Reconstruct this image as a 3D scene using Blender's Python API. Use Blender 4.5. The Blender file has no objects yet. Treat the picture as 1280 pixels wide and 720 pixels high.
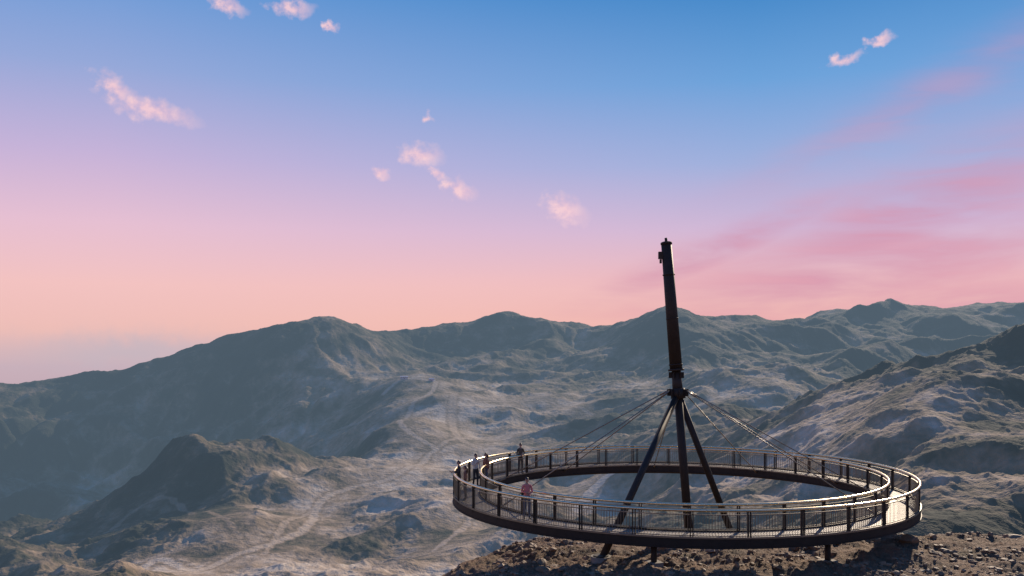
import bpy, bmesh, math, random
import numpy as np
from mathutils import Vector, Matrix
random.seed(4); np.random.seed(4)
scn=bpy.context.scene
F=1154.0; CX=640.0; HY=429.0; CZ=8.0
def P(px,py,d): return ((px-CX)/F*d, d, CZ+(HY-py)/F*d)

# ------------------------------------------------------------------ noise
def _h(ix,iy,s):
    n=(ix.astype(np.int64)*374761393+iy.astype(np.int64)*668265263+s*974634777)&0xffffffff
    n=((n^(n>>13))*1274126177)&0xffffffff
    n=(n^(n>>16))&0xffffffff
    return n/4294967295.0*2*math.pi
def perlin(x,y,s=0):
    x=np.asarray(x,float); y=np.asarray(y,float)
    x0=np.floor(x); y0=np.floor(y); fx=x-x0; fy=y-y0
    u=fx*fx*fx*(fx*(fx*6-15)+10); v=fy*fy*fy*(fy*(fy*6-15)+10)
    def g(ox,oy):
        a=_h(x0+ox,y0+oy,s); return np.cos(a)*(fx-ox)+np.sin(a)*(fy-oy)
    a=g(0,0); b=g(1,0); c=g(0,1); d=g(1,1)
    return ((a+(b-a)*u)*(1-v)+(c+(d-c)*u)*v)*1.5
def fbm(x,y,wl,oct=4,gain=.5,s=0):
    r=0;a=1.
    for i in range(oct):
        r=r+a*perlin(x/wl,y/wl,s+i); wl/=2.03; a*=gain
    return r
def ridged(x,y,wl,oct=4,gain=.5,s=0):
    r=0;a=1.;w=1.
    for i in range(oct):
        n=1-np.abs(perlin(x/wl,y/wl,s+i))*1.6
        n=np.clip(n,0,1)**2
        r=r+a*n*w; w=np.clip(n*1.6,0,1); wl/=2.07; a*=gain
    return r
def sstep(a,b,x):
    t=np.clip((x-a)/(b-a),0,1); return t*t*(3-2*t)

# ------------------------------------------------------------------ valley control points
sky_pts=[(-350,500,2300),(-150,490,2400),(0,480,2450),(60,474,2500),(129,466,2550),(180,457,2550),(230,441,2550),(290,422,2550),(340,408,2550),(370,402,2580),
(400,399,2600),(430,403,2620),(460,411,2700),(520,411,2900),(570,406,3000),(610,397,3000),(630,391,3000),(660,398,3000),(700,404,3000),(740,408,2950),
(780,402,2800),(815,389,2650),(835,385,2600),(870,397,2650),(895,396,2700),(905,397,2750),(950,420,2900),(1000,412,3300),(1042,400,3300),(1070,407,3300),(1095,421,3300),
(1150,407,3250),(1220,395,3200),(1300,404,3200),(1450,400,3200)]
pts=[P(*p) for p in sky_pts]
for p in sky_pts[::2]:
    x,y,z=P(*p); k=(y+550)/y
    pts.append((x*k,y+550,z-300))
body=[(150,560,2150),(50,590,2050),(300,490,2300),(400,460,2350),(448,450,2450),
(0,690,1700),(130,628,1850),(210,602,1950),(300,573,2000),(370,548,2050),(430,505,2150),(462,470,2300),
(520,438,2700),(570,450,2550),(630,440,2700),(700,450,2550),(740,436,2700),(780,445,2450),
(505,470,2200),(540,478,2100),(590,487,2100),(650,480,2150),(480,515,1900),(560,518,1800),(620,540,1700),(700,512,1900),
(520,560,1500),(600,582,1400),(450,562,1650),(560,620,1100),(630,625,1100),(500,602,1250),(430,625,1150),
(400,660,1000),(330,690,880),(240,714,800),(420,712,790),(540,700,800),(600,670,880),
(140,618,1250),(210,584,1250),(275,560,1250),(335,562,1300),(385,586,1300),(150,680,960),(230,655,980),(320,640,1020),(120,715,820),(-20,690,950),(-200,700,950),
(750,602,1150),(700,572,1300),(760,548,1500),(830,545,1350),(780,485,2000),(740,503,1850),(850,470,2000),(835,425,2400),
(1000,458,1800),(960,470,1750),(900,498,1650),(850,528,1500),(930,440,2300),(1040,474,1800),
(1220,466,880),(1300,462,860),(1151,466,900),(1100,474,920),(1060,482,950),(1000,502,1000),(950,524,1050),(900,552,1050),(870,590,1000),
(1150,525,700),(1100,548,700),(1000,565,800),(1150,600,500),(1050,622,560),(950,625,700),(870,645,700),(1300,530,700),(1420,458,860),(1400,600,450),
(1060,440,2400),(1150,437,2400),(1250,430,2400),(300,810,520),(0,830,450),(500,800,500),(700,740,550),(-300,800,500)]
pts+=[P(*p) for p in body]
pts+=[(-500,1600,-345),(-350,1620,-320),(-800,1500,-360),(0,300,-125),(200,250,-120),(-200,250,-125),(500,300,-60),(0,0,-110),(-400,0,-140),(500,0,-60),
(0,-500,-100),(-1500,-500,-200),(1500,-500,-100),(-2500,500,-300),(2500,800,60),(2600,2000,60),(-2600,1500,-300),
(350,1350,-130),(560,1350,-120),(500,1500,-110),(800,1500,-90),(-3000,3800,-300),(3000,3900,-60),(0,4000,-200)]
pts=np.array(pts)
def rbf_fit(p,c=70.):
    d=np.sqrt(((p[:,None,:2]-p[None,:,:2])**2).sum(-1)+c*c)
    n=len(p); A=np.zeros((n+3,n+3)); A[:n,:n]=-d/1000
    A[:n,n]=1;A[:n,n+1]=p[:,0]/1000;A[:n,n+2]=p[:,1]/1000;A[n:,:n]=A[:n,n:].T
    b=np.zeros(n+3);b[:n]=p[:,2]
    return np.linalg.solve(A,b)
def rbf_eval(w,p,X,Y,c=70.):
    r=w[-3]+w[-2]*X/1000+w[-1]*Y/1000
    for i in range(len(p)):
        r=r-w[i]*np.sqrt((X-p[i,0])**2+(Y-p[i,1])**2+c*c)/1000
    return r
DX=10.; gx=np.arange(-3200,3201,DX); gy=np.arange(-600,4001,DX)
GX,GY=np.meshgrid(gx,gy)
PZ=np.zeros(GX.shape)
for px,py,d,s in [(505,470,2200,160),(540,478,2100,170),(590,487,2100,150),(650,480,2150,130),(480,515,1900,130),(560,518,1800,170),(620,540,1700,170),(520,560,1500,130),(600,582,1400,160),
 (560,620,1100,130),(630,625,1100,120),(500,602,1250,90),(430,625,1150,80),(420,712,790,110),(540,700,800,110),(400,660,1000,60),(750,602,1150,150),(700,572,1300,170),(700,505,1950,170),(780,490,1950,150),(240,714,800,50),
 (960,500,1600,150),(1020,540,850,90),(1120,520,750,80),(1000,455,1800,80),(370,548,2050,80)]:
    x,y,_=P(px,py,d); PZ=np.maximum(PZ,np.exp(-((GX-x)**2+(GY-y)**2)/(2*s*s)))
w=rbf_fit(pts,70.); Z=rbf_eval(w,pts,GX,GY,70.)
wx=GX+90*fbm(GX,GY,600,3,s=50); wy=GY+90*fbm(GX,GY,600,3,s=60)
dist_sky=np.full(GX.shape,1e9)
for p in [P(*q) for q in sky_pts]:
    dist_sky=np.minimum(dist_sky,np.hypot(GX-p[0],GY-p[1]))
amp=(0.45+0.55*sstep(60,450,dist_sky))*(1-.35*PZ)
Z=Z+amp*(36*(ridged(wx,wy,430,4,.42,s=3)-.75)+15*fbm(wx,wy,190,4,.48,s=9))
def carve(Z,its=7,K=0.038,m=.48):
    ny,nx=Z.shape
    idx=np.arange(ny*nx).reshape(ny,nx)
    offs=[(-1,-1),(-1,0),(-1,1),(0,-1),(0,1),(1,-1),(1,0),(1,1)]
    for it in range(its):
        best=np.zeros_like(Z); rec=idx.copy()
        for oy,ox in offs:
            L=math.hypot(oy,ox)
            ys=slice(max(0,-oy),ny-max(0,oy)); xs=slice(max(0,-ox),nx-max(0,ox))
            yt=slice(max(0,oy),ny+min(0,oy)); xt=slice(max(0,ox),nx+min(0,ox))
            s=(Z[ys,xs]-Z[yt,xt])/L
            bb=best[ys,xs]; mk=s>bb; bb[mk]=s[mk]; rr=rec[ys,xs]; rr[mk]=idx[yt,xt][mk]
        zf=Z.ravel(); order=np.argsort(-zf).tolist(); r=rec.ravel().tolist()
        A=[1.0]*(ny*nx)
        for i in order:
            j=r[i]
            if j!=i: A[j]+=A[i]
        f=(K*np.minimum(np.maximum(np.array(A)-2,0),3000)**m).tolist(); z=zf.tolist()
        for i in reversed(order):
            j=r[i]
            if j!=i:
                k=f[i]; z[i]=(z[i]+k*z[j])/(1+k)
        Z=np.array(z).reshape(ny,nx)
        Zp=np.pad(Z,1,mode='edge'); lap=(Zp[2:,1:-1]+Zp[:-2,1:-1]+Zp[1:-1,2:]+Zp[1:-1,:-2])/4-Z
        Z=Z+lap*(.26+.3*PZ)
    return Z,np.array(A).reshape(ny,nx)
Z,ACC=carve(Z)
def samp(G,x,y):
    fx=np.clip((x-gx[0])/DX,0,len(gx)-1.001); fy=np.clip((y-gy[0])/DX,0,len(gy)-1.001)
    ix=fx.astype(int); iy=fy.astype(int); fx=fx-ix; fy=fy-iy
    return (G[iy,ix]*(1-fx)+G[iy,ix+1]*fx)*(1-fy)+(G[iy+1,ix]*(1-fx)+G[iy+1,ix+1]*fx)*fy
for cc in (150.,60.):
    Lp=[]
    for p in (pts if cc>100 else pts[:len(sky_pts)]):
        m=samp(Z,np.array([p[0]]),np.array([p[1]]))[0]; Lp.append((p[0],p[1],p[2]-m))
    if cc<100:
        for p in pts[len(sky_pts):]: Lp.append((p[0],p[1],0))
    Lp=np.array(Lp); w2=rbf_fit(Lp,cc); Z=Z+rbf_eval(w2,Lp,GX,GY,cc)
def blur(G,n):
    for _ in range(n):
        Gp=np.pad(G,1,mode='edge'); G=(Gp[2:,1:-1]+Gp[:-2,1:-1]+Gp[1:-1,2:]+Gp[1:-1,:-2]+4*G)/8
    return G
CAV=(Z-blur(Z,60))

XC=np.array([-60,-30,-12,-6,-3.5,-1,.5,4,8,16,25,60,200.]); YC=np.array([-60,-8,18,30,36,42,45.5,48,49.5,49,47,40,10.])
def near_hill(x,y):
    yc=np.interp(x,XC,YC); sl=(np.interp(x+.5,XC,YC)-np.interp(x-.5,XC,YC))
    t=(y-yc)/np.sqrt(1+sl*sl)+1.2*perlin(x/4,y/4,77)
    drop=.85*(np.sqrt(t*t+3.0)+t)/2
    back=7*np.clip(1-y/36,0,4)**1.5
    back=np.where(y<0,7+.1*np.minimum(-y,60)-.35*np.clip(-y-60,0,1e5),np.minimum(back,7))
    lump=.26*fbm(x,y,3.1,6,.62,s=30)+.40*perlin(x/9,y/9,31)
    return -1.25+back-drop+lump
def valley(x,y,rough=1.0):
    z=samp(Z,x,y); r=np.hypot(x,y)
    det=sstep(250,600,r)*(1-.4*samp(PZ,x,y))*rough
    z=z+det*(6.0*(ridged(x,y,90,5,.52,s=20)-.7)+1.7*fbm(x,y,26,4,.6,s=26))*np.where(r>2300,.6,1)
    k=sstep(3500,5200,r); far=-560-(r-5200)*.03+60*fbm(x,y,1800,4,s=40)
    return z*(1-k)+far*k
def H(x,y):
    x=np.asarray(x,float); y=np.asarray(y,float)
    return np.maximum(valley(x,y),near_hill(x,y))
def raycast(px,py,dmin=250,dmax=3400):
    d=np.arange(dmin,dmax,3.); x=(px-CX)/F*d; z=CZ+(HY-py)/F*d
    h=H(x,d); k=np.argmax(h>=z)
    if h[k]<z[k]: k=len(d)-1
    return x[k],d[k],h[k]

# ------------------------------------------------------------------ node helpers
def mat(name):
    m=bpy.data.materials.new(name); m.use_nodes=True; nt=m.node_tree
    return m,nt,nt.nodes['Principled BSDF']
def N(nt,t,**k):
    n=nt.nodes.new(t)
    for a,b in k.items(): setattr(n,a,b)
    return n
def math_(nt,op,a,b=None,c=None,clamp=False):
    n=nt.nodes.new('ShaderNodeMath'); n.operation=op; n.use_clamp=clamp
    for i,v in enumerate((a,b,c)):
        if v is None: continue
        if isinstance(v,(int,float)): n.inputs[i].default_value=v
        else: nt.links.new(v,n.inputs[i])
    return n.outputs[0]
def noise(nt,vec,scale,detail=5,rough=.55,dist=0):
    n=nt.nodes.new('ShaderNodeTexNoise'); n.inputs['Scale'].default_value=scale; n.inputs['Detail'].default_value=detail
    n.inputs['Roughness'].default_value=rough; n.inputs['Distortion'].default_value=dist
    if vec is not None: nt.links.new(vec,n.inputs['Vector'])
    return n.outputs['Fac']
def ramp(nt,fac,stops,interp='LINEAR'):
    n=nt.nodes.new('ShaderNodeValToRGB'); cr=n.color_ramp; cr.interpolation=interp
    while len(cr.elements)<len(stops): cr.elements.new(.5)
    for e,(p,c) in zip(cr.elements,stops):
        e.position=p; e.color=(c[0],c[1],c[2],1) if not isinstance(c,(int,float)) else (c,c,c,1)
    nt.links.new(fac,n.inputs[0]); return n.outputs[0]
def mix(nt,f,a,b,mode='MIX'):
    n=nt.nodes.new('ShaderNodeMix'); n.data_type='RGBA'; n.blend_type=mode
    for s,v in ((n.inputs[0],f),(n.inputs[6],a),(n.inputs[7],b)):
        if isinstance(v,(int,float)): s.default_value=v
        elif isinstance(v,tuple): s.default_value=(v[0],v[1],v[2],1)
        else: nt.links.new(v,s)
    return n.outputs[2]
def bump(nt,b,h,strength,dist):
    n=nt.nodes.new('ShaderNodeBump'); n.inputs['Strength'].default_value=strength; n.inputs['Distance'].default_value=dist
    nt.links.new(h,n.inputs['Height']); nt.links.new(n.outputs[0],b.inputs['Normal'])
def simple(name,col,rough=.6,metal=0,nscale=8,var=.25,bmp=0,spec=.5):
    m,nt,b=mat(name); tc=N(nt,'ShaderNodeTexCoord'); f=noise(nt,tc.outputs['Object'],nscale,2)
    c2=tuple(c*(1-var) for c in col); c1=tuple(min(1,c*(1+var)) for c in col)
    nt.links.new(mix(nt,f,c2,c1),b.inputs['Base Color']); b.inputs['Specular IOR Level'].default_value=spec
    b.inputs['Roughness'].default_value=rough; b.inputs['Metallic'].default_value=metal
    if bmp: bump(nt,b,f,bmp,.01)
    return m

m_mtn,nt,b=mat('mountain_slope_painted_haze')
geo=N(nt,'ShaderNodeNewGeometry'); pos=geo.outputs['Position']
n3=noise(nt,pos,.11,4,.66)
cvr=N(nt,'ShaderNodeAttribute',attribute_name='cover')
g=math_(nt,'ADD',cvr.outputs['Fac'],math_(nt,'MULTIPLY_ADD',n3,.40,-.20),clamp=True)
c=ramp(nt,g,[(0,(.020,.026,.018)),(.26,(.046,.048,.030)),(.40,(.145,.112,.068)),(.6,(.30,.215,.14)),(.8,(.48,.36,.26)),(1,(.66,.54,.42))])
nt.links.new(c,b.inputs['Base Color']); b.inputs['Roughness'].default_value=.95; b.inputs['Specular IOR Level'].default_value=.15
bump(nt,b,n3,.7,5.0)
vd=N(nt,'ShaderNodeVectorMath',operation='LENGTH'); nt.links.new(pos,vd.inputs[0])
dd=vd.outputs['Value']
hz=math_(nt,'SUBTRACT',1.0,math_(nt,'EXPONENT',math_(nt,'MULTIPLY',dd,-2.2e-4)))  # aerial haze painted in as emission, thickening with distance from the origin
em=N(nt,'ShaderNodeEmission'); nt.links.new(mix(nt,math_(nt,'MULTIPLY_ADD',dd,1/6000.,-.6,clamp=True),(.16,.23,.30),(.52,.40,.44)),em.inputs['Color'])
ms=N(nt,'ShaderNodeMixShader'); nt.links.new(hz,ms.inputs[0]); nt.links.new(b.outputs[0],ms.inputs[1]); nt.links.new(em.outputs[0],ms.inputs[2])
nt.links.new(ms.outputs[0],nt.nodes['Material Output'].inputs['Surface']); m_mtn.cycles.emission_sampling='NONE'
m_rock,nt,b=mat('rocky_ground')
geo=N(nt,'ShaderNodeNewGeometry'); pos=geo.outputs['Position']
n1=noise(nt,pos,.5,2,.6); n2=noise(nt,pos,5,5,.7)
c=mix(nt,n2,(.06,.030,.016),(.36,.20,.105)); c=mix(nt,math_(nt,'MULTIPLY',math_(nt,'SUBTRACT',n1,.5),5,clamp=True),c,(.12,.078,.035))
nt.links.new(c,b.inputs['Base Color']); b.inputs['Roughness'].default_value=.85
bump(nt,b,n2,1,.25)

# ------------------------------------------------------------------ terrain mesh (one sheet, all round)
az=np.concatenate([np.radians(np.linspace(-36,36,1180)), np.radians(np.linspace(36,324,120)[1:-1])])
rr=np.concatenate([np.geomspace(2,26,22)[:-1],np.geomspace(26,62,230)[:-1],np.geomspace(62,420,60)[:-1],np.geomspace(420,3500,720)[:-1],np.geomspace(3500,32000,50)])
RR,AZ=np.meshgrid(rr,az,indexing='ij'); X=RR*np.sin(AZ); Y=RR*np.cos(AZ)
nr,na=RR.shape; vx=X.ravel(); vy=Y.ravel()
tracks_and_stream=[([(240,716),(290,700),(345,678),(385,655),(400,632),(440,612),(500,592),(535,572),(545,562),(520,545),(500,525),(515,505),(540,490),(545,478)],8.5,.88),
([(150,700),(190,706),(240,714)],8,.95),([(400,632),(360,650),(330,690)],5,.8),
([(568,490),(565,520),(572,545),(600,560)],12,.8),([(545,562),(580,545),(640,545)],7,.85),
([(770,588),(752,602),(735,622),(722,640)],9,1.3),([(545,478),(505,474),(480,490)],10,.9),([(600,500),(680,500),(740,520)],8,.8),([(600,560),(610,600),(590,640),(540,690)],6,.85),  # first path here is a stream, its glint painted as paler ground
([(130,668),(165,640),(215,628),(262,640),(300,668)],5,.7)]
tm=np.zeros(len(vx)); corr_=np.zeros(len(vx))
for tr,wd,val in tracks_and_stream:
    wp=[raycast(*p)[:2] for p in tr]
    q=[]
    for k in range(len(wp)-1):
        p0=np.array(wp[max(k-1,0)]);p1=np.array(wp[k]);p2=np.array(wp[k+1]);p3=np.array(wp[min(k+2,len(wp)-1)])
        for t in np.linspace(0,1,8,endpoint=False):
            q.append(.5*((2*p1)+(-p0+p2)*t+(2*p0-5*p1+4*p2-p3)*t*t+(-p0+3*p1-3*p2+p3)*t**3))
    q.append(np.array(wp[-1])); q=np.array(q)
    bx=(vx>q[:,0].min()-80)&(vx<q[:,0].max()+80)&(vy>q[:,1].min()-80)&(vy<q[:,1].max()+80); ids=np.where(bx)[0]
    ax=vx[ids]; ay=vy[ids]; dm=np.full(len(ids),1e9)
    for a,c2 in zip(q[:-1],q[1:]):
        ab=c2-a; L=(ab**2).sum()+1e-9; t=np.clip(((ax-a[0])*ab[0]+(ay-a[1])*ab[1])/L,0,1)
        dm=np.minimum(dm,np.hypot(ax-a[0]-t*ab[0],ay-a[1]-t*ab[1]))
    tm[ids]=np.maximum(tm[ids],val*(1-sstep(wd*.4,wd*1.3,dm+3*perlin(ax/14,ay/14,8))))
    corr_[ids]=np.maximum(corr_[ids],1-sstep(wd,wd+50,dm))
near_=sstep(300,420,np.hypot(vx,vy))
corr_*=near_
zv=valley(vx,vy,1-corr_)+corr_*(samp(blur(Z,14),vx,vy)-samp(Z,vx,vy))
ZZ=np.maximum(zv,near_hill(vx,vy))
verts=np.stack([vx,vy,ZZ],-1)
i=np.arange(nr-1)[:,None]*na; j=np.arange(na)[None,:]; j2=(j+1)%na
faces=np.stack([i+j,i+na+j,i+na+j2,i+j2],-1).reshape(-1,4)
faces=faces[:,::-1]
me=bpy.data.meshes.new('terrain')
me.vertices.add(len(verts)); me.vertices.foreach_set('co',verts.ravel().astype(np.float32))
me.loops.add(faces.size); me.loops.foreach_set('vertex_index',faces.ravel().astype(np.int32))
me.polygons.add(len(faces)); me.polygons.foreach_set('loop_start',np.arange(0,faces.size,4,dtype=np.int32))
me.polygons.foreach_set('loop_total',np.full(len(faces),4,dtype=np.int32))
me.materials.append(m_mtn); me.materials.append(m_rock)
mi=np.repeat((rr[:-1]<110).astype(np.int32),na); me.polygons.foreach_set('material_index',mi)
me.polygons.foreach_set('use_smooth',np.ones(len(faces),dtype=bool))
me.update(calc_edges=True)
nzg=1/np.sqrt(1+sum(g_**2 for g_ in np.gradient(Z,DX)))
mk=near_>0; qx=vx[mk]; qy=vy[mk]
big=fbm(qx,qy,330,4,.5,s=70); med=fbm(qx,qy,60,4,.6,s=80); fin=fbm(qx,qy,11,3,.6,s=90)
gl=np.clip((np.log10(np.maximum(samp(ACC,qx,qy),1))-1.8)/1.4,0,1)
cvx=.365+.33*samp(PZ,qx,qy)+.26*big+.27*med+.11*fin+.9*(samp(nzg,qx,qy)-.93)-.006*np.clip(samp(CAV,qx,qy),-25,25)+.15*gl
cover=np.zeros(len(vx)); cover[mk]=np.clip(cvx,0,1)
tt=np.clip(tm,0,1); cover=cover*(1-tt)+np.clip(tm,0,1.3)*1.0*tt
a=me.attributes.new('cover','FLOAT','POINT'); a.data.foreach_set('value',cover.astype(np.float32))
terrain=bpy.data.objects.new('terrain',me); scn.collection.objects.link(terrain)

# ------------------------------------------------------------------ mesh helpers
def new_obj(name,bm,mats,parent=None,smooth=False):
    me=bpy.data.meshes.new(name); bm.to_mesh(me); bm.free()
    for m in mats: me.materials.append(m)
    if smooth:
        for p in me.polygons: p.use_smooth=True
    o=bpy.data.objects.new(name,me); scn.collection.objects.link(o)
    if parent: o.parent=parent
    return o
def empty(name,loc=(0,0,0)):
    e=bpy.data.objects.new(name,None); e.location=loc; scn.collection.objects.link(e); return e
def tube(bm,path,rad,n=10,mi=0,cap=True,flat=1.0):
    path=[Vector(p) for p in path]
    if isinstance(rad,(int,float)): rad=[rad]*len(path)
    rings=[]; up=None
    for k,p in enumerate(path):
        d=(path[min(k+1,len(path)-1)]-path[max(k-1,0)]).normalized()
        if up is None:
            up=Vector((0,0,1)) if abs(d.z)<.9 else Vector((0,1,0))
        s=d.cross(up).normalized(); u=s.cross(d).normalized(); up=u
        rings.append([bm.verts.new(p+(s*math.cos(a)+u*math.sin(a)*flat)*rad[k]) for a in [2*math.pi*i/n for i in range(n)]])
    for r0,r1 in zip(rings,rings[1:]):
        for i in range(n):
            f=bm.faces.new((r0[i],r0[(i+1)%n],r1[(i+1)%n],r1[i])); f.material_index=mi; f.smooth=True
    if cap:
        f=bm.faces.new(rings[0][::-1]); f.material_index=mi; f=bm.faces.new(rings[-1]); f.material_index=mi
def box(bm,c,s,rot=0,mi=0,axes=None):
    c=Vector(c)
    if axes is None: axes=(Vector((math.cos(rot),math.sin(rot),0)),Vector((-math.sin(rot),math.cos(rot),0)),Vector((0,0,1)))
    v=[bm.verts.new(c+axes[0]*(s[0]/2*a)+axes[1]*(s[1]/2*b_)+axes[2]*(s[2]/2*d)) for a in(-1,1) for b_ in(-1,1) for d in(-1,1)]
    for q in ((0,1,3,2),(4,6,7,5),(0,4,5,1),(2,3,7,6),(0,2,6,4),(1,5,7,3)):
        f=bm.faces.new([v[i] for i in q]); f.material_index=mi
def ringsweep(bm,profile,n=360,mi=0):
    rs=[]
    for k in range(n):
        a=2*math.pi*k/n; rs.append([bm.verts.new((r*math.cos(a),r*math.sin(a),z)) for r,z in profile])
    m=len(profile)
    for k in range(n):
        A=rs[k];B=rs[(k+1)%n]
        for i in range(m):
            f=bm.faces.new((A[i],B[i],B[(i+1)%m],A[(i+1)%m])); f.material_index=mi
def circ(r,z,t,n=10): return [(r+t*math.cos(-2*math.pi*i/n),z+t*math.sin(-2*math.pi*i/n)) for i in range(n)]
def rect(r0,r1,z0,z1): return [(r0,z0),(r0,z1),(r1,z1),(r1,z0)]

# ------------------------------------------------------------------ ring platform
m_dark=simple('dark_steel',(.036,.028,.022),.6,.0,3,.35,.15,.25)
m_hand=simple('brushed_handrail',(.85,.70,.44),.26,1.0,12,.1)
m_bar=simple('galvanised_bars',(.28,.255,.20),.40,.7,6,.15)
m_plank=simple('deck_boards',(.22,.18,.14),.55,0,2.2,.4,.3)
m_conc=simple('concrete_footing',(.24,.215,.185),.8,0,6,.3,.4)
CTR=Vector((8.88,49.7,0)); RO=12.0; RI=10.55
plat=empty('circular_viewing_platform',CTR)
bm=bmesh.new(); NP=470
for k in range(NP):
    a0=2*math.pi*k/NP; a1=a0+2*math.pi/NP*.93; dz=random.uniform(-.003,.003)
    vs=[]
    for z in(-.05,0):
        for (r,a) in((RI+.06,a0),(RO-.06,a0),(RO-.06,a1),(RI+.06,a1)): vs.append(bm.verts.new((r*math.cos(a),r*math.sin(a),z+dz)))
    for q in((4,5,6,7),(3,2,1,0),(0,1,5,4),(1,2,6,5),(2,3,7,6),(3,0,4,7)): bm.faces.new([vs[i] for i in q])
new_obj('deck_boards',bm,[m_plank],plat)
bm=bmesh.new()
ringsweep(bm,rect(RO-.05,RO+.02,-.36,.06)); ringsweep(bm,rect(RI-.02,RI+.05,-.36,.06))
ringsweep(bm,rect(RO-.12,RO+.06,-.40,-.362)); ringsweep(bm,rect(RI-.06,RI+.12,-.40,-.362))
ringsweep(bm,circ((RO+RI)/2,-.38,.2,12),200)
for k in range(60):
    a=2*math.pi*k/60; box(bm,((RO+RI)/2*math.cos(a),(RO+RI)/2*math.sin(a),-.2),(RO-RI-.11,.08,.24),a)
new_obj('ring_beams',bm,[m_dark],plat)
bm=bmesh.new(); ringsweep(bm,rect(RO+.021,RO+.045,.0,.075)); ringsweep(bm,rect(RI-.045,RI-.021,.0,.075))
new_obj('edge_trim',bm,[m_bar],plat)
bm=bmesh.new(); NPOST=32
for R,s in((RO-.02,1),(RI+.02,-1)):
    for k in range(NPOST):
        a=2*math.pi*(k+.35)/NPOST
        for da in(-.0045,.0045):
            box(bm,(R*math.cos(a+da),R*math.sin(a+da),.50),(.10,.035,1.25),a)
new_obj('rail_posts',bm,[m_dark],plat)
bm=bmesh.new()
for R in(RO-.02,RI+.02):
    ringsweep(bm,rect(R-.012,R+.012,.96,1.0)); ringsweep(bm,rect(R-.012,R+.012,.09,.13))
    nb=int(2*math.pi*R/.125)
    for k in range(nb):
        a=2*math.pi*k/nb; box(bm,(R*math.cos(a),R*math.sin(a),.545),(.02,.012,.828),a)
new_obj('balusters',bm,[m_bar],plat)
bm=bmesh.new()
for R in(RO-.02,RI+.02): ringsweep(bm,circ(R,1.15,.062,12))
o=new_obj('handrails',bm,[m_hand],plat,True)
bm=bmesh.new()
for px,d in((816,38.4),(1010,40.5)):
    x=(px-CX)/F*d; v=Vector((x,d,0))-CTR; v=v.normalized()*((RO+RI)/2); g=float(H(v.x+CTR.x,v.y+CTR.y))
    tube(bm,[(v.x,v.y,-.35),(v.x,v.y,g-.3)],.13,14); box(bm,(v.x,v.y,g+.03),(.6,.6,.25),.3,1)
new_obj('support_columns',bm,[m_dark,m_conc],plat)

# ------------------------------------------------------------------ mast
mast=empty('leaning_mast',(8.73,45.6,-1.2))
O=Vector(mast.location); foot=Vector((8.73,45.6,-1.35)); top=Vector((7.74,46.3,13.0)); ax=(top-foot).normalized()
def on(z): return foot+(top-foot)*((z-foot.z)/(top.z-foot.z))
L=lambda v:Vector(v)-O
apex=on(5.55)
bm=bmesh.new()
tube(bm,[L(on(6.7)),L(on(12.95)) ],[.315,.265],24)
tube(bm,[L(on(12.95)),L(on(13.05)),L(on(13.09))],[.29,.29,.2],20)
tube(bm,[L(on(13.0)),L(on(13.28))],.07,10)
tube(bm,[L(on(6.62)),L(on(6.72))],.40,24); tube(bm,[L(on(6.9)),L(on(6.96))],.345,24)
tube(bm,[L(on(5.4)),L(on(6.62))],[.27,.23],20)
for z in (9.2,11.4): tube(bm,[L(on(z)),L(on(z+.05))],.31,24)
p=L(on(12.4)); box(bm,p+Vector((-.34,0,0)),(.2,.25,.36)); box(bm,p+Vector((-.33,0,-.3)),(.1,.12,.2))
new_obj('mast_tube',bm,[m_dark],mast)
bm=bmesh.new()
feet=[foot,Vector((3.85,39.9,-1.4)),Vector((11.05,46.9,-1.4)),]
tube(bm,[L(apex),L(foot)],[.21,.21],18)
for ft in feet[1:]:
    st_=apex+Vector((0,0,-.05)); tube(bm,[L(st_),L(ft)],[.165,.165],16)
tube(bm,[L(on(5.25)),L(on(5.75))],[.36,.36],20)
for k in range(8):
    a=k*math.pi/4; d=Vector((math.cos(a),math.sin(a),0)); box(bm,L(apex)+d*.42,(.22,.03,.34),a)
for k in range(6):
    a=k*math.pi/3; q=L(on(6.55)); box(bm,q+Vector((math.cos(a)*.3,math.sin(a)*.3,-.14)),(.16,.025,.3),a)
new_obj('tripod_legs',bm,[m_dark],mast)
bm=bmesh.new()
for ft in feet:
    g=float(H(ft.x,ft.y)); c=L((ft.x,ft.y,g+.0)); tube(bm,[c-Vector((0,0,.4)),c+Vector((0,0,.12))],.45,20); tube(bm,[c+Vector((0,0,.12)),c+Vector((0,0,.16))],.33,20,1)
new_obj('leg_footings',bm,[m_conc,m_dark],mast)
bm=bmesh.new()
for k,a in enumerate([20,52,88,122,158,205,322,350]):
    a=math.radians(a); e=CTR+Vector(((RI-.05)*math.cos(a),(RI-.05)*math.sin(a),-.1))
    s=apex+Vector((math.cos(a)*.5,math.sin(a)*.5,.08)); tube(bm,[L(s),L(e)],.028,6)
    dr=(e-s).normalized(); tube(bm,[L(s),L(s+dr*.5)],.045,8); tube(bm,[L(e-dr*.7),L(e)],.045,8)
new_obj('stay_cables',bm,[m_bar],mast)

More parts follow.
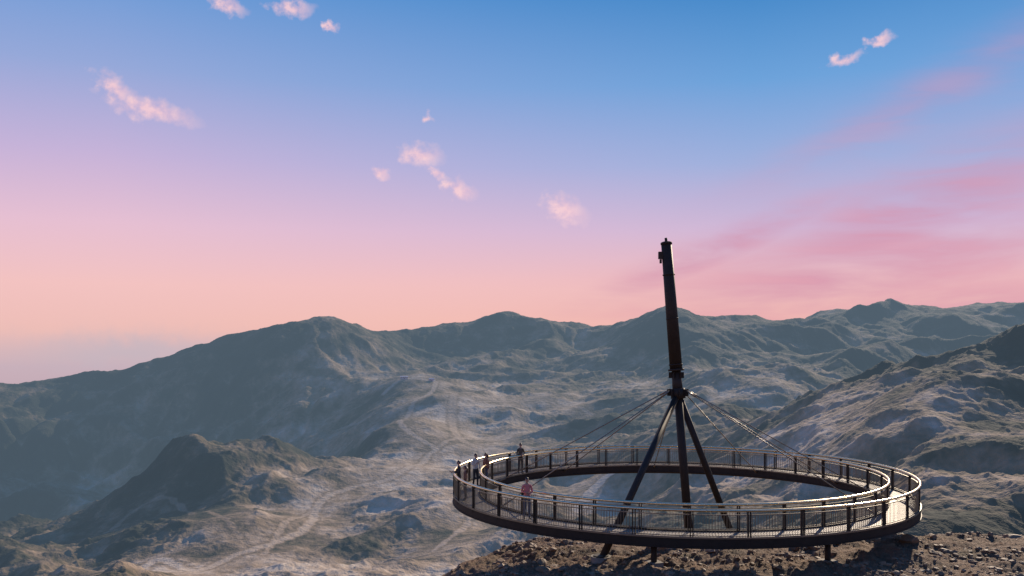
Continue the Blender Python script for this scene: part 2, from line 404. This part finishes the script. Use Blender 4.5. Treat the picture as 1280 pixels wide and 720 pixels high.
# ------------------------------------------------------------------ rocks
m_stone,nt,b=mat('brown_rock'); geo=N(nt,'ShaderNodeNewGeometry'); n2=noise(nt,geo.outputs['Position'],7,3,.65)
ri=N(nt,'ShaderNodeAttribute',attribute_name='tone')
c=mix(nt,n2,(.06,.034,.020),(.32,.19,.105)); c=mix(nt,ri.outputs['Fac'],c,(.38,.25,.155)); nt.links.new(c,b.inputs['Base Color']); b.inputs['Roughness'].default_value=.7; bump(nt,b,n2,.8,.04)
ico=bmesh.new(); bmesh.ops.create_icosphere(ico,subdivisions=2,radius=1); iv=np.array([v.co[:] for v in ico.verts]); ifc=np.array([[v.index for v in f.verts] for f in ico.faces]); ico.free()
V=[];FC=[];T=[];off=0
rng=np.random.RandomState(7)
xs=rng.uniform(-9,26,30000); ys=rng.uniform(33,54,30000)
ok=(perlin(xs/3.,ys/3.,5)+rng.uniform(-.3,.5,30000)>0)&(ys<np.interp(xs,XC,YC)+5)
xs=xs[ok][:7500]; ys=ys[ok][:7500]; zs=near_hill(xs,ys)
for x,y,z in zip(xs,ys,zs):
    s=.025+.15*rng.rand()**4
    if rng.rand()<.008: s=rng.uniform(.2,.42)
    sc=s*np.array([rng.uniform(.7,1.4),rng.uniform(.7,1.4),rng.uniform(.45,.9)])
    q=np.linalg.qr(rng.randn(3,3))[0]
    fac=1+.28*np.sin(iv@rng.randn(3)*3.1+rng.rand()*6)
    pv=np.clip(iv*fac[:,None],-.7,.7)@q*sc
    V.append(pv+[x,y,z]); FC.append(ifc+off); T.append(np.full(len(iv),rng.rand()**2*.6)); off+=len(iv)
V=np.concatenate(V);FC=np.concatenate(FC);T=np.concatenate(T)
me=bpy.data.meshes.new('loose_rocks'); me.from_pydata(V.tolist(),[],FC.tolist()); me.materials.append(m_stone)
a=me.attributes.new('tone','FLOAT','POINT'); a.data.foreach_set('value',T.astype(np.float32))
scn.collection.objects.link(bpy.data.objects.new('loose_rocks',me))

# ------------------------------------------------------------------ people
def cloth(n,c): return simple(n,c,.85,0,14,.18)
m_skin=simple('skin',(.42,.25,.18),.55,0,10,.06)
def person(loc,face,height,shirt,pants,hair,arms,long_hair=False,slim=1.0,sleeve=True,step=.0):
    mats=[m_skin,shirt,pants,hair,M_SHOE,M_EYE,M_LIP]
    s=slim
    J={'pel':(0,0,.96,.145*s,.105),'spi':(0,0,1.12,.125*s,.095),'che':(0,-.005,1.32,.155*s,.11),'nkb':(0,.005,1.455,.075,.065),'nk':(0,-.005,1.53,.052,.052),'hd':(0,-.012,1.58,.055,.06)}
    E=[('pel','spi',1),('spi','che',1),('che','nkb',1),('nkb','nk',0),('nk','hd',0)]
    for sd,nm in((1,'l'),(-1,'r')):
        st=step*sd
        J['hip'+nm]=(.085*sd*s,0,.89,.095*s,.095); J['kn'+nm]=(.095*sd,-.02-st*.5,.49,.062,.062); J['cf'+nm]=(.1*sd,.01-st*.7,.33,.056,.058)
        J['an'+nm]=(.105*sd,.03-st,.09,.040,.042); J['to'+nm]=(.125*sd,-.12-st,.035,.042,.03); J['hl'+nm]=(.105*sd,.06-st,.04,.036,.034)
        J['sh'+nm]=(.165*sd*s,0,1.425,.062,.06)
        el,wr=arms[nm]; J['el'+nm]=(el[0]*sd,el[1],el[2],.042,.042); J['wr'+nm]=(wr[0]*sd,wr[1],wr[2],.028,.026)
        E+=[('pel','hip'+nm,2),('hip'+nm,'kn'+nm,2),('kn'+nm,'cf'+nm,2),('cf'+nm,'an'+nm,2),('an'+nm,'to'+nm,4),('an'+nm,'hl'+nm,4),
            ('nkb','sh'+nm,1),('sh'+nm,'el'+nm,1),('el'+nm,'wr'+nm,1 if sleeve else 0)]
    names=list(J); me=bpy.data.meshes.new('sk'); me.from_pydata([J[n][:3] for n in names],[(names.index(a),names.index(c)) for a,c,_ in E],[])
    o=bpy.data.objects.new('sk',me); scn.collection.objects.link(o)
    md=o.modifiers.new('s','SKIN'); md.use_smooth_shade=True
    for k,n in enumerate(names):
        sv=me.skin_vertices[0].data[k]; sv.radius=J[n][3:5]; sv.use_root=(n=='pel')
    sub=o.modifiers.new('d','SUBSURF'); sub.levels=2; sub.render_levels=2
    dg=bpy.context.evaluated_depsgraph_get(); ev=o.evaluated_get(dg); m2=bpy.data.meshes.new_from_object(ev)
    bm=bmesh.new(); bm.from_mesh(m2); bpy.data.objects.remove(o)
    segs=[(Vector(J[a][:3]),Vector(J[c][:3]),mi) for a,c,mi in E]
    for f in bm.faces:
        c=f.calc_center_median(); best=9;bi=1
        for a,c2,mi in segs:
            ab=c2-a; t=max(0,min(1,(c-a).dot(ab)/ab.length_squared)); d=(c-a-ab*t).length
            if d<best: best=d;bi=mi
        if bi==1 and c.z<.99 and abs(c.x)<.2 and c.y>-.13: bi=2
        if bi==2 and .985<c.z: bi=1
        f.material_index=bi; f.smooth=True
    r=bmesh.ops.create_uvsphere(bm,u_segments=24,v_segments=18,radius=1)
    for v in r['verts']:
        x,y,z=v.co; k=1-.28*max(0,-z)**1.3
        v.co=Vector((x*.073*k,y*.092*k-.012*max(0,-z)-.015,z*.115+1.655))
    fs={f for v in r['verts'] for f in v.link_faces}
    for f in fs: f.material_index=0; f.smooth=True
    r=bmesh.ops.create_uvsphere(bm,u_segments=24,v_segments=18,radius=1)
    kill=[]
    for v in r['verts']:
        x,y,z=v.co; wv=1+.05*math.sin(x*17+y*9)
        lim=.28 if y<-.25 else -.35
        if z<lim: kill.append(v)
        v.co=Vector((x*.083*wv,y*.102*wv-.010,z*.124*wv+1.662))
    bmesh.ops.delete(bm,geom=kill,context='VERTS')
    for v in r['verts']:
        if v.is_valid:
            for f in v.link_faces: f.material_index=3; f.smooth=True
    if long_hair:
        tube(bm,[(0,.05,1.70),(0,.095,1.62),(0,.10,1.50),(0,.095,1.38)],[.07,.085,.08,.035],12,3,flat=.6)
    for sd in(1,-1):
        tube(bm,[(.070*sd,-.01,1.635),(.080*sd,-.004,1.655),(.076*sd,-.002,1.68)],[.009,.016,.009],8,0)
        r=bmesh.ops.create_icosphere(bm,subdivisions=1,radius=.011)
        for v in r['verts']:
            v.co+=Vector((.028*sd,-.098,1.664))
            for f in v.link_faces: f.material_index=5
        tube(bm,[(.014*sd,-.105,1.682),(.028*sd,-.104,1.686),(.043*sd,-.094,1.682)],.005,6,3)
    tube(bm,[(0,-.102,1.675),(0,-.116,1.655),(0,-.126,1.636),(0,-.108,1.630)],[.007,.009,.014,.008],8,0)
    tube(bm,[(-.022,-.094,1.602),(0,-.103,1.600),(.022,-.094,1.602)],[.004,.007,.004],6,6)
    for sd,nm in((1,'l'),(-1,'r')):
        el=Vector(J['el'+nm][:3]); wr=Vector(J['wr'+nm][:3]); d=(wr-el).normalized()
        side=d.cross(Vector((sd,0,0))); side=side.normalized() if side.length>.1 else Vector((0,-1,0))
        nrm=d.cross(side).normalized()
        if nrm.x*sd>0: nrm=-nrm
        kn=wr+d*.095
        tube(bm,[wr-d*.01,wr+d*.03,wr+d*.07,kn],[.026,.036,.041,.036],12,0,flat=.5)
        for q,(o2,ln) in enumerate(((.030,.070),(.010,.080),(-.010,.074),(-.029,.058))):
            b0=wr+d*.085+side*o2; b1=b0+d*ln*.45+nrm*.006; b2=b1+(d*.8+nrm*.5)*ln*.32; b3=b2+(d*.5+nrm*.75)*ln*.26
            tube(bm,[b0,b1,b2,b3],[.0095,.009,.008,.006],7,0)
        b0=wr+d*.03+side*.03; b1=b0+(side*.8+d*.6)*.032; b2=b1+(side*.3+d)*.028+nrm*.008
        tube(bm,[b0,b1,b2],[.013,.011,.007],7,0)
    tube(bm,[(0,.004,1.475),(0,.002,1.50)],[.066,.060],16,1,cap=False)
    sc=height/1.78
    bm.transform(Matrix.Scale(sc,4))
    o=new_obj('person',bm,mats); o.location=loc; o.rotation_euler=(0,0,face)
    return o
M_SHOE=simple('shoe_leather',(.05,.04,.035),.5); M_EYE=simple('eye_dark',(.03,.02,.02),.2); M_LIP=simple('lips',(.35,.13,.11),.5)
hairD=simple('dark_hair',(.03,.02,.015),.5); hairB=simple('brown_hair',(.10,.06,.035),.5)
pink=cloth('pink_shirt',(.60,.20,.20)); jean=cloth('grey_blue_jeans',(.10,.12,.16)); blk=cloth('black_jacket',(.035,.03,.03)); wht=cloth('pale_shirt',(.62,.55,.48)); brn=cloth('brown_jacket',(.24,.11,.07)); trs=cloth('dark_trousers',(.04,.04,.045)); olv=cloth('olive_shirt',(.10,.08,.055))
hang={'l':((.235,.02,1.14),(.245,-.05,.90)),'r':((.235,.02,1.14),(.245,-.05,.90))}
rail={'l':((.24,-.10,1.18),(.22,-.33,1.20)),'r':((.24,-.10,1.18),(.22,-.33,1.20))}
front={'l':((.235,-.01,1.16),(.06,-.20,1.10)),'r':((.235,-.01,1.16),(.075,-.21,1.17))}
mixp={'l':((.235,.02,1.14),(.245,-.05,.90)),'r':((.25,-.05,1.18),(.12,-.24,1.28))}
person((.68,42.0,.0),math.radians(8),1.90,pink,jean,hairD,front,step=.04)
person((-2.02,51.4,0),math.radians(35),1.86,wht,trs,hairD,mixp,step=.05)
person((-1.46,51.9,0),math.radians(-50),1.84,brn,jean,hairB,hang,long_hair=True,slim=.9)
person((.52,56.4,0),math.radians(20),1.90,olv,trs,hairD,front)
person((-2.80,48.8,0),math.radians(-75),1.80,blk,trs,hairD,rail)
person((-2.38,47.2,0),math.radians(-100),1.74,brn,trs,hairB,hang,long_hair=True,slim=.9)

# ------------------------------------------------------------------ small mountain buildings
m_wall=simple('rendered_wall',(.72,.70,.66),.8,0,.8,.1); m_roof=simple('metal_roof',(.66,.66,.66),.5,.2,.6,.2); m_win=simple('window_glass',(.03,.04,.05),.1)
for px,py,wd,rt in((505,474,17,.2),(540,477,12,-.4)):
    x,y,z=raycast(px,py); e=empty('mountain_building',(x,y,z+.3)); e.rotation_euler=(0,0,rt)
    bm=bmesh.new(); box(bm,(0,0,1.7),(wd,9,6.4)); new_obj('walls',bm,[m_wall],e)
    bm=bmesh.new(); ps=[(-wd/2-.8,-5.3,4.9),(wd/2+.8,-5.3,4.9),(wd/2+.8,5.3,4.9),(-wd/2-.8,5.3,4.9),(-wd/2-.8,0,6.6),(wd/2+.8,0,6.6)]
    vs=[bm.verts.new(p) for p in ps]
    for q in((0,1,5,4),(2,3,4,5),(0,4,3),(1,2,5),(3,2,1,0)): bm.faces.new([vs[i] for i in q])
    new_obj('roof',bm,[m_roof],e)
    bm=bmesh.new()
    for k in range(4): box(bm,(-wd/2+wd*(k+.5)/4,-4.52,2.8),(1.2,.1,1.1))
    new_obj('windows',bm,[m_win],e)
    bm=bmesh.new(); box(bm,(wd*.02,-4.53,1.0),(1.1,.1,2.0)); new_obj('door',bm,[m_win],e)

# ------------------------------------------------------------------ sun + sky
SAZ=math.radians(28); SEL=math.radians(24)
S=Vector((math.sin(SAZ)*math.cos(SEL),math.cos(SAZ)*math.cos(SEL),math.sin(SEL)))
ld=bpy.data.lights.new('sun','SUN'); ld.energy=5.0; ld.angle=math.radians(.5); ld.color=(1,.82,.62)
lo=bpy.data.objects.new('sun',ld); scn.collection.objects.link(lo); lo.rotation_euler=S.to_track_quat('Z','Y').to_euler(); lo.location=(0,0,60)
W=bpy.data.worlds.new('World'); scn.world=W; W.use_nodes=True; nt=W.node_tree; nt.nodes.clear()
out=N(nt,'ShaderNodeOutputWorld'); tc=N(nt,'ShaderNodeTexCoord'); sp=N(nt,'ShaderNodeSeparateXYZ'); nt.links.new(tc.outputs['Generated'],sp.inputs[0])
az_=math_(nt,'ARCTAN2',sp.outputs[0],sp.outputs[1]); el_=math_(nt,'ARCSINE',sp.outputs[2])
def lin(r,g,b_): 
    f=lambda c:(c/255/12.92 if c/255<=.04045 else ((c/255+.055)/1.055)**2.4)
    return (f(r),f(g),f(b_))
E=lambda py:math.atan((HY-py)/F)
R0,R1=math.radians(-8),math.radians(32)
def ep(py): return (E(py)-R0)/(R1-R0)
fac=math_(nt,'DIVIDE',math_(nt,'SUBTRACT',el_,R0),R1-R0,clamp=True)
left=ramp(nt,fac,[(0,lin(170,150,160)),(ep(455),lin(196,170,182)),(ep(415),lin(234,184,178)),(ep(360),lin(240,190,188)),(ep(290),lin(228,188,206)),(ep(210),lin(196,176,213)),(ep(110),lin(148,166,214)),(ep(0),lin(104,152,212)),(1,lin(45,95,165))])
right=ramp(nt,fac,[(0,lin(170,150,160)),(ep(440),lin(232,168,160)),(ep(400),lin(240,180,170)),(ep(350),lin(234,182,186)),(ep(290),lin(205,178,208)),(ep(210),lin(155,172,216)),(ep(110),lin(104,158,214)),(ep(0),lin(60,132,197)),(1,lin(30,85,155))])
hf=math_(nt,'MULTIPLY_ADD',az_,1.5,.62,clamp=True)
col=mix(nt,hf,left,right)
cv=N(nt,'ShaderNodeCombineXYZ'); nt.links.new(az_,cv.inputs[0]); nt.links.new(el_,cv.inputs[1])
nn=N(nt,'ShaderNodeTexNoise'); nn.inputs['Scale'].default_value=75; nn.inputs['Detail'].default_value=4; nn.inputs['Roughness'].default_value=.55; nt.links.new(cv.outputs[0],nn.inputs['Vector'])
ns=nn.outputs['Fac']
wv=N(nt,'ShaderNodeVectorMath',operation='MULTIPLY_ADD'); nt.links.new(nn.outputs['Color'],wv.inputs[0]); wv.inputs[1].default_value=(.034,.022,0); wv.inputs[2].default_value=(-.017,-.011,0)
wa=N(nt,'ShaderNodeVectorMath',operation='ADD'); nt.links.new(wv.outputs[0],wa.inputs[0]); nt.links.new(cv.outputs[0],wa.inputs[1])
def r2(px,py,sa,se,ang,src):
    A0=math.atan((px-CX)/F); E0=math.atan((HY-py)/F*math.cos(A0))
    m=N(nt,'ShaderNodeMapping',vector_type='TEXTURE'); m.inputs['Location'].default_value=(A0,E0,0); m.inputs['Rotation'].default_value=(0,0,math.radians(ang)); m.inputs['Scale'].default_value=(sa/F,se/F,1e9)
    nt.links.new(src,m.inputs[0]); d=N(nt,'ShaderNodeVectorMath',operation='DOT_PRODUCT'); nt.links.new(m.outputs[0],d.inputs[0]); nt.links.new(m.outputs[0],d.inputs[1])
    return d.outputs['Value']
def field(ps,src):
    acc=None
    for p in ps:
        g=r2(*p,src); acc=g if acc is None else math_(nt,'MINIMUM',acc,g)
    return math_(nt,'EXPONENT',math_(nt,'MULTIPLY',acc,-1))
acc=field([(525,194,28,14,0),(548,218,15,8,-30),(574,237,22,10,-20),(475,217,13,6,0),(708,262,28,17,-25),(145,110,24,11,-35),(190,137,50,13,-12),(286,8,22,10,-15),(366,10,26,9,0),(413,34,9,5,0),(1056,76,22,7,15),(1101,50,16,6,10),(534,145,8,5,0)],wa.outputs[0])
dens=math_(nt,'MULTIPLY_ADD',math_(nt,'MULTIPLY',acc,math_(nt,'MULTIPLY_ADD',ns,2.6,-.35)),1.15,-.22,clamp=True)
mp=N(nt,'ShaderNodeMapping'); mp.inputs['Rotation'].default_value=(0,0,math.radians(-22)); mp.inputs['Scale'].default_value=(6,34,1); nt.links.new(cv.outputs[0],mp.inputs[0])
nst=noise(nt,mp.outputs[0],1.0,4,.55,.4)
s1=field([(1130,275,190,50,22),(1060,345,270,50,10),(1230,390,220,40,0),(880,320,160,20,22)],cv.outputs[0])
s2=field([(1160,120,200,26,24)],cv.outputs[0])
s1=math_(nt,'ADD',s1,math_(nt,'MULTIPLY',s2,.45))
sd=math_(nt,'MULTIPLY',s1,math_(nt,'MULTIPLY_ADD',nst,3.0,-.75,clamp=True),clamp=True)
col=mix(nt,math_(nt,'MULTIPLY',sd,.8),col,mix(nt,nst,lin(166,122,168),lin(232,150,162)))
bk=field([(165,440,120,20,0)],wa.outputs[0]); col=mix(nt,math_(nt,'MULTIPLY',bk,.8),col,lin(190,176,188))
col=mix(nt,math_(nt,'MULTIPLY',dens,.85),col,mix(nt,ns,lin(236,176,196),lin(255,222,218)))
bg=N(nt,'ShaderNodeBackground'); nt.links.new(col,bg.inputs[0]); bg.inputs[1].default_value=1.0
sk=N(nt,'ShaderNodeTexSky'); sk.sky_type='NISHITA'; sk.sun_disc=False; sk.sun_elevation=SEL; sk.sun_rotation=SAZ; sk.altitude=2700
bg2=N(nt,'ShaderNodeBackground'); nt.links.new(sk.outputs[0],bg2.inputs[0]); bg2.inputs[1].default_value=.004
ad=N(nt,'ShaderNodeAddShader'); nt.links.new(bg.outputs[0],ad.inputs[0]); nt.links.new(bg2.outputs[0],ad.inputs[1]); nt.links.new(ad.outputs[0],out.inputs[0])

cd=bpy.data.cameras.new('camera'); cam=bpy.data.objects.new('camera',cd); scn.collection.objects.link(cam); scn.camera=cam
cam.location=(0,0,CZ); cam.rotation_euler=(math.pi/2,0,0); cd.sensor_width=36; cd.clip_start=.5; cd.clip_end=80000
cd.lens=36*F/1280; cd.shift_y=(HY-360)/1280
scn.view_settings.view_transform='Standard'; scn.view_settings.look='None'; scn.view_settings.exposure=0
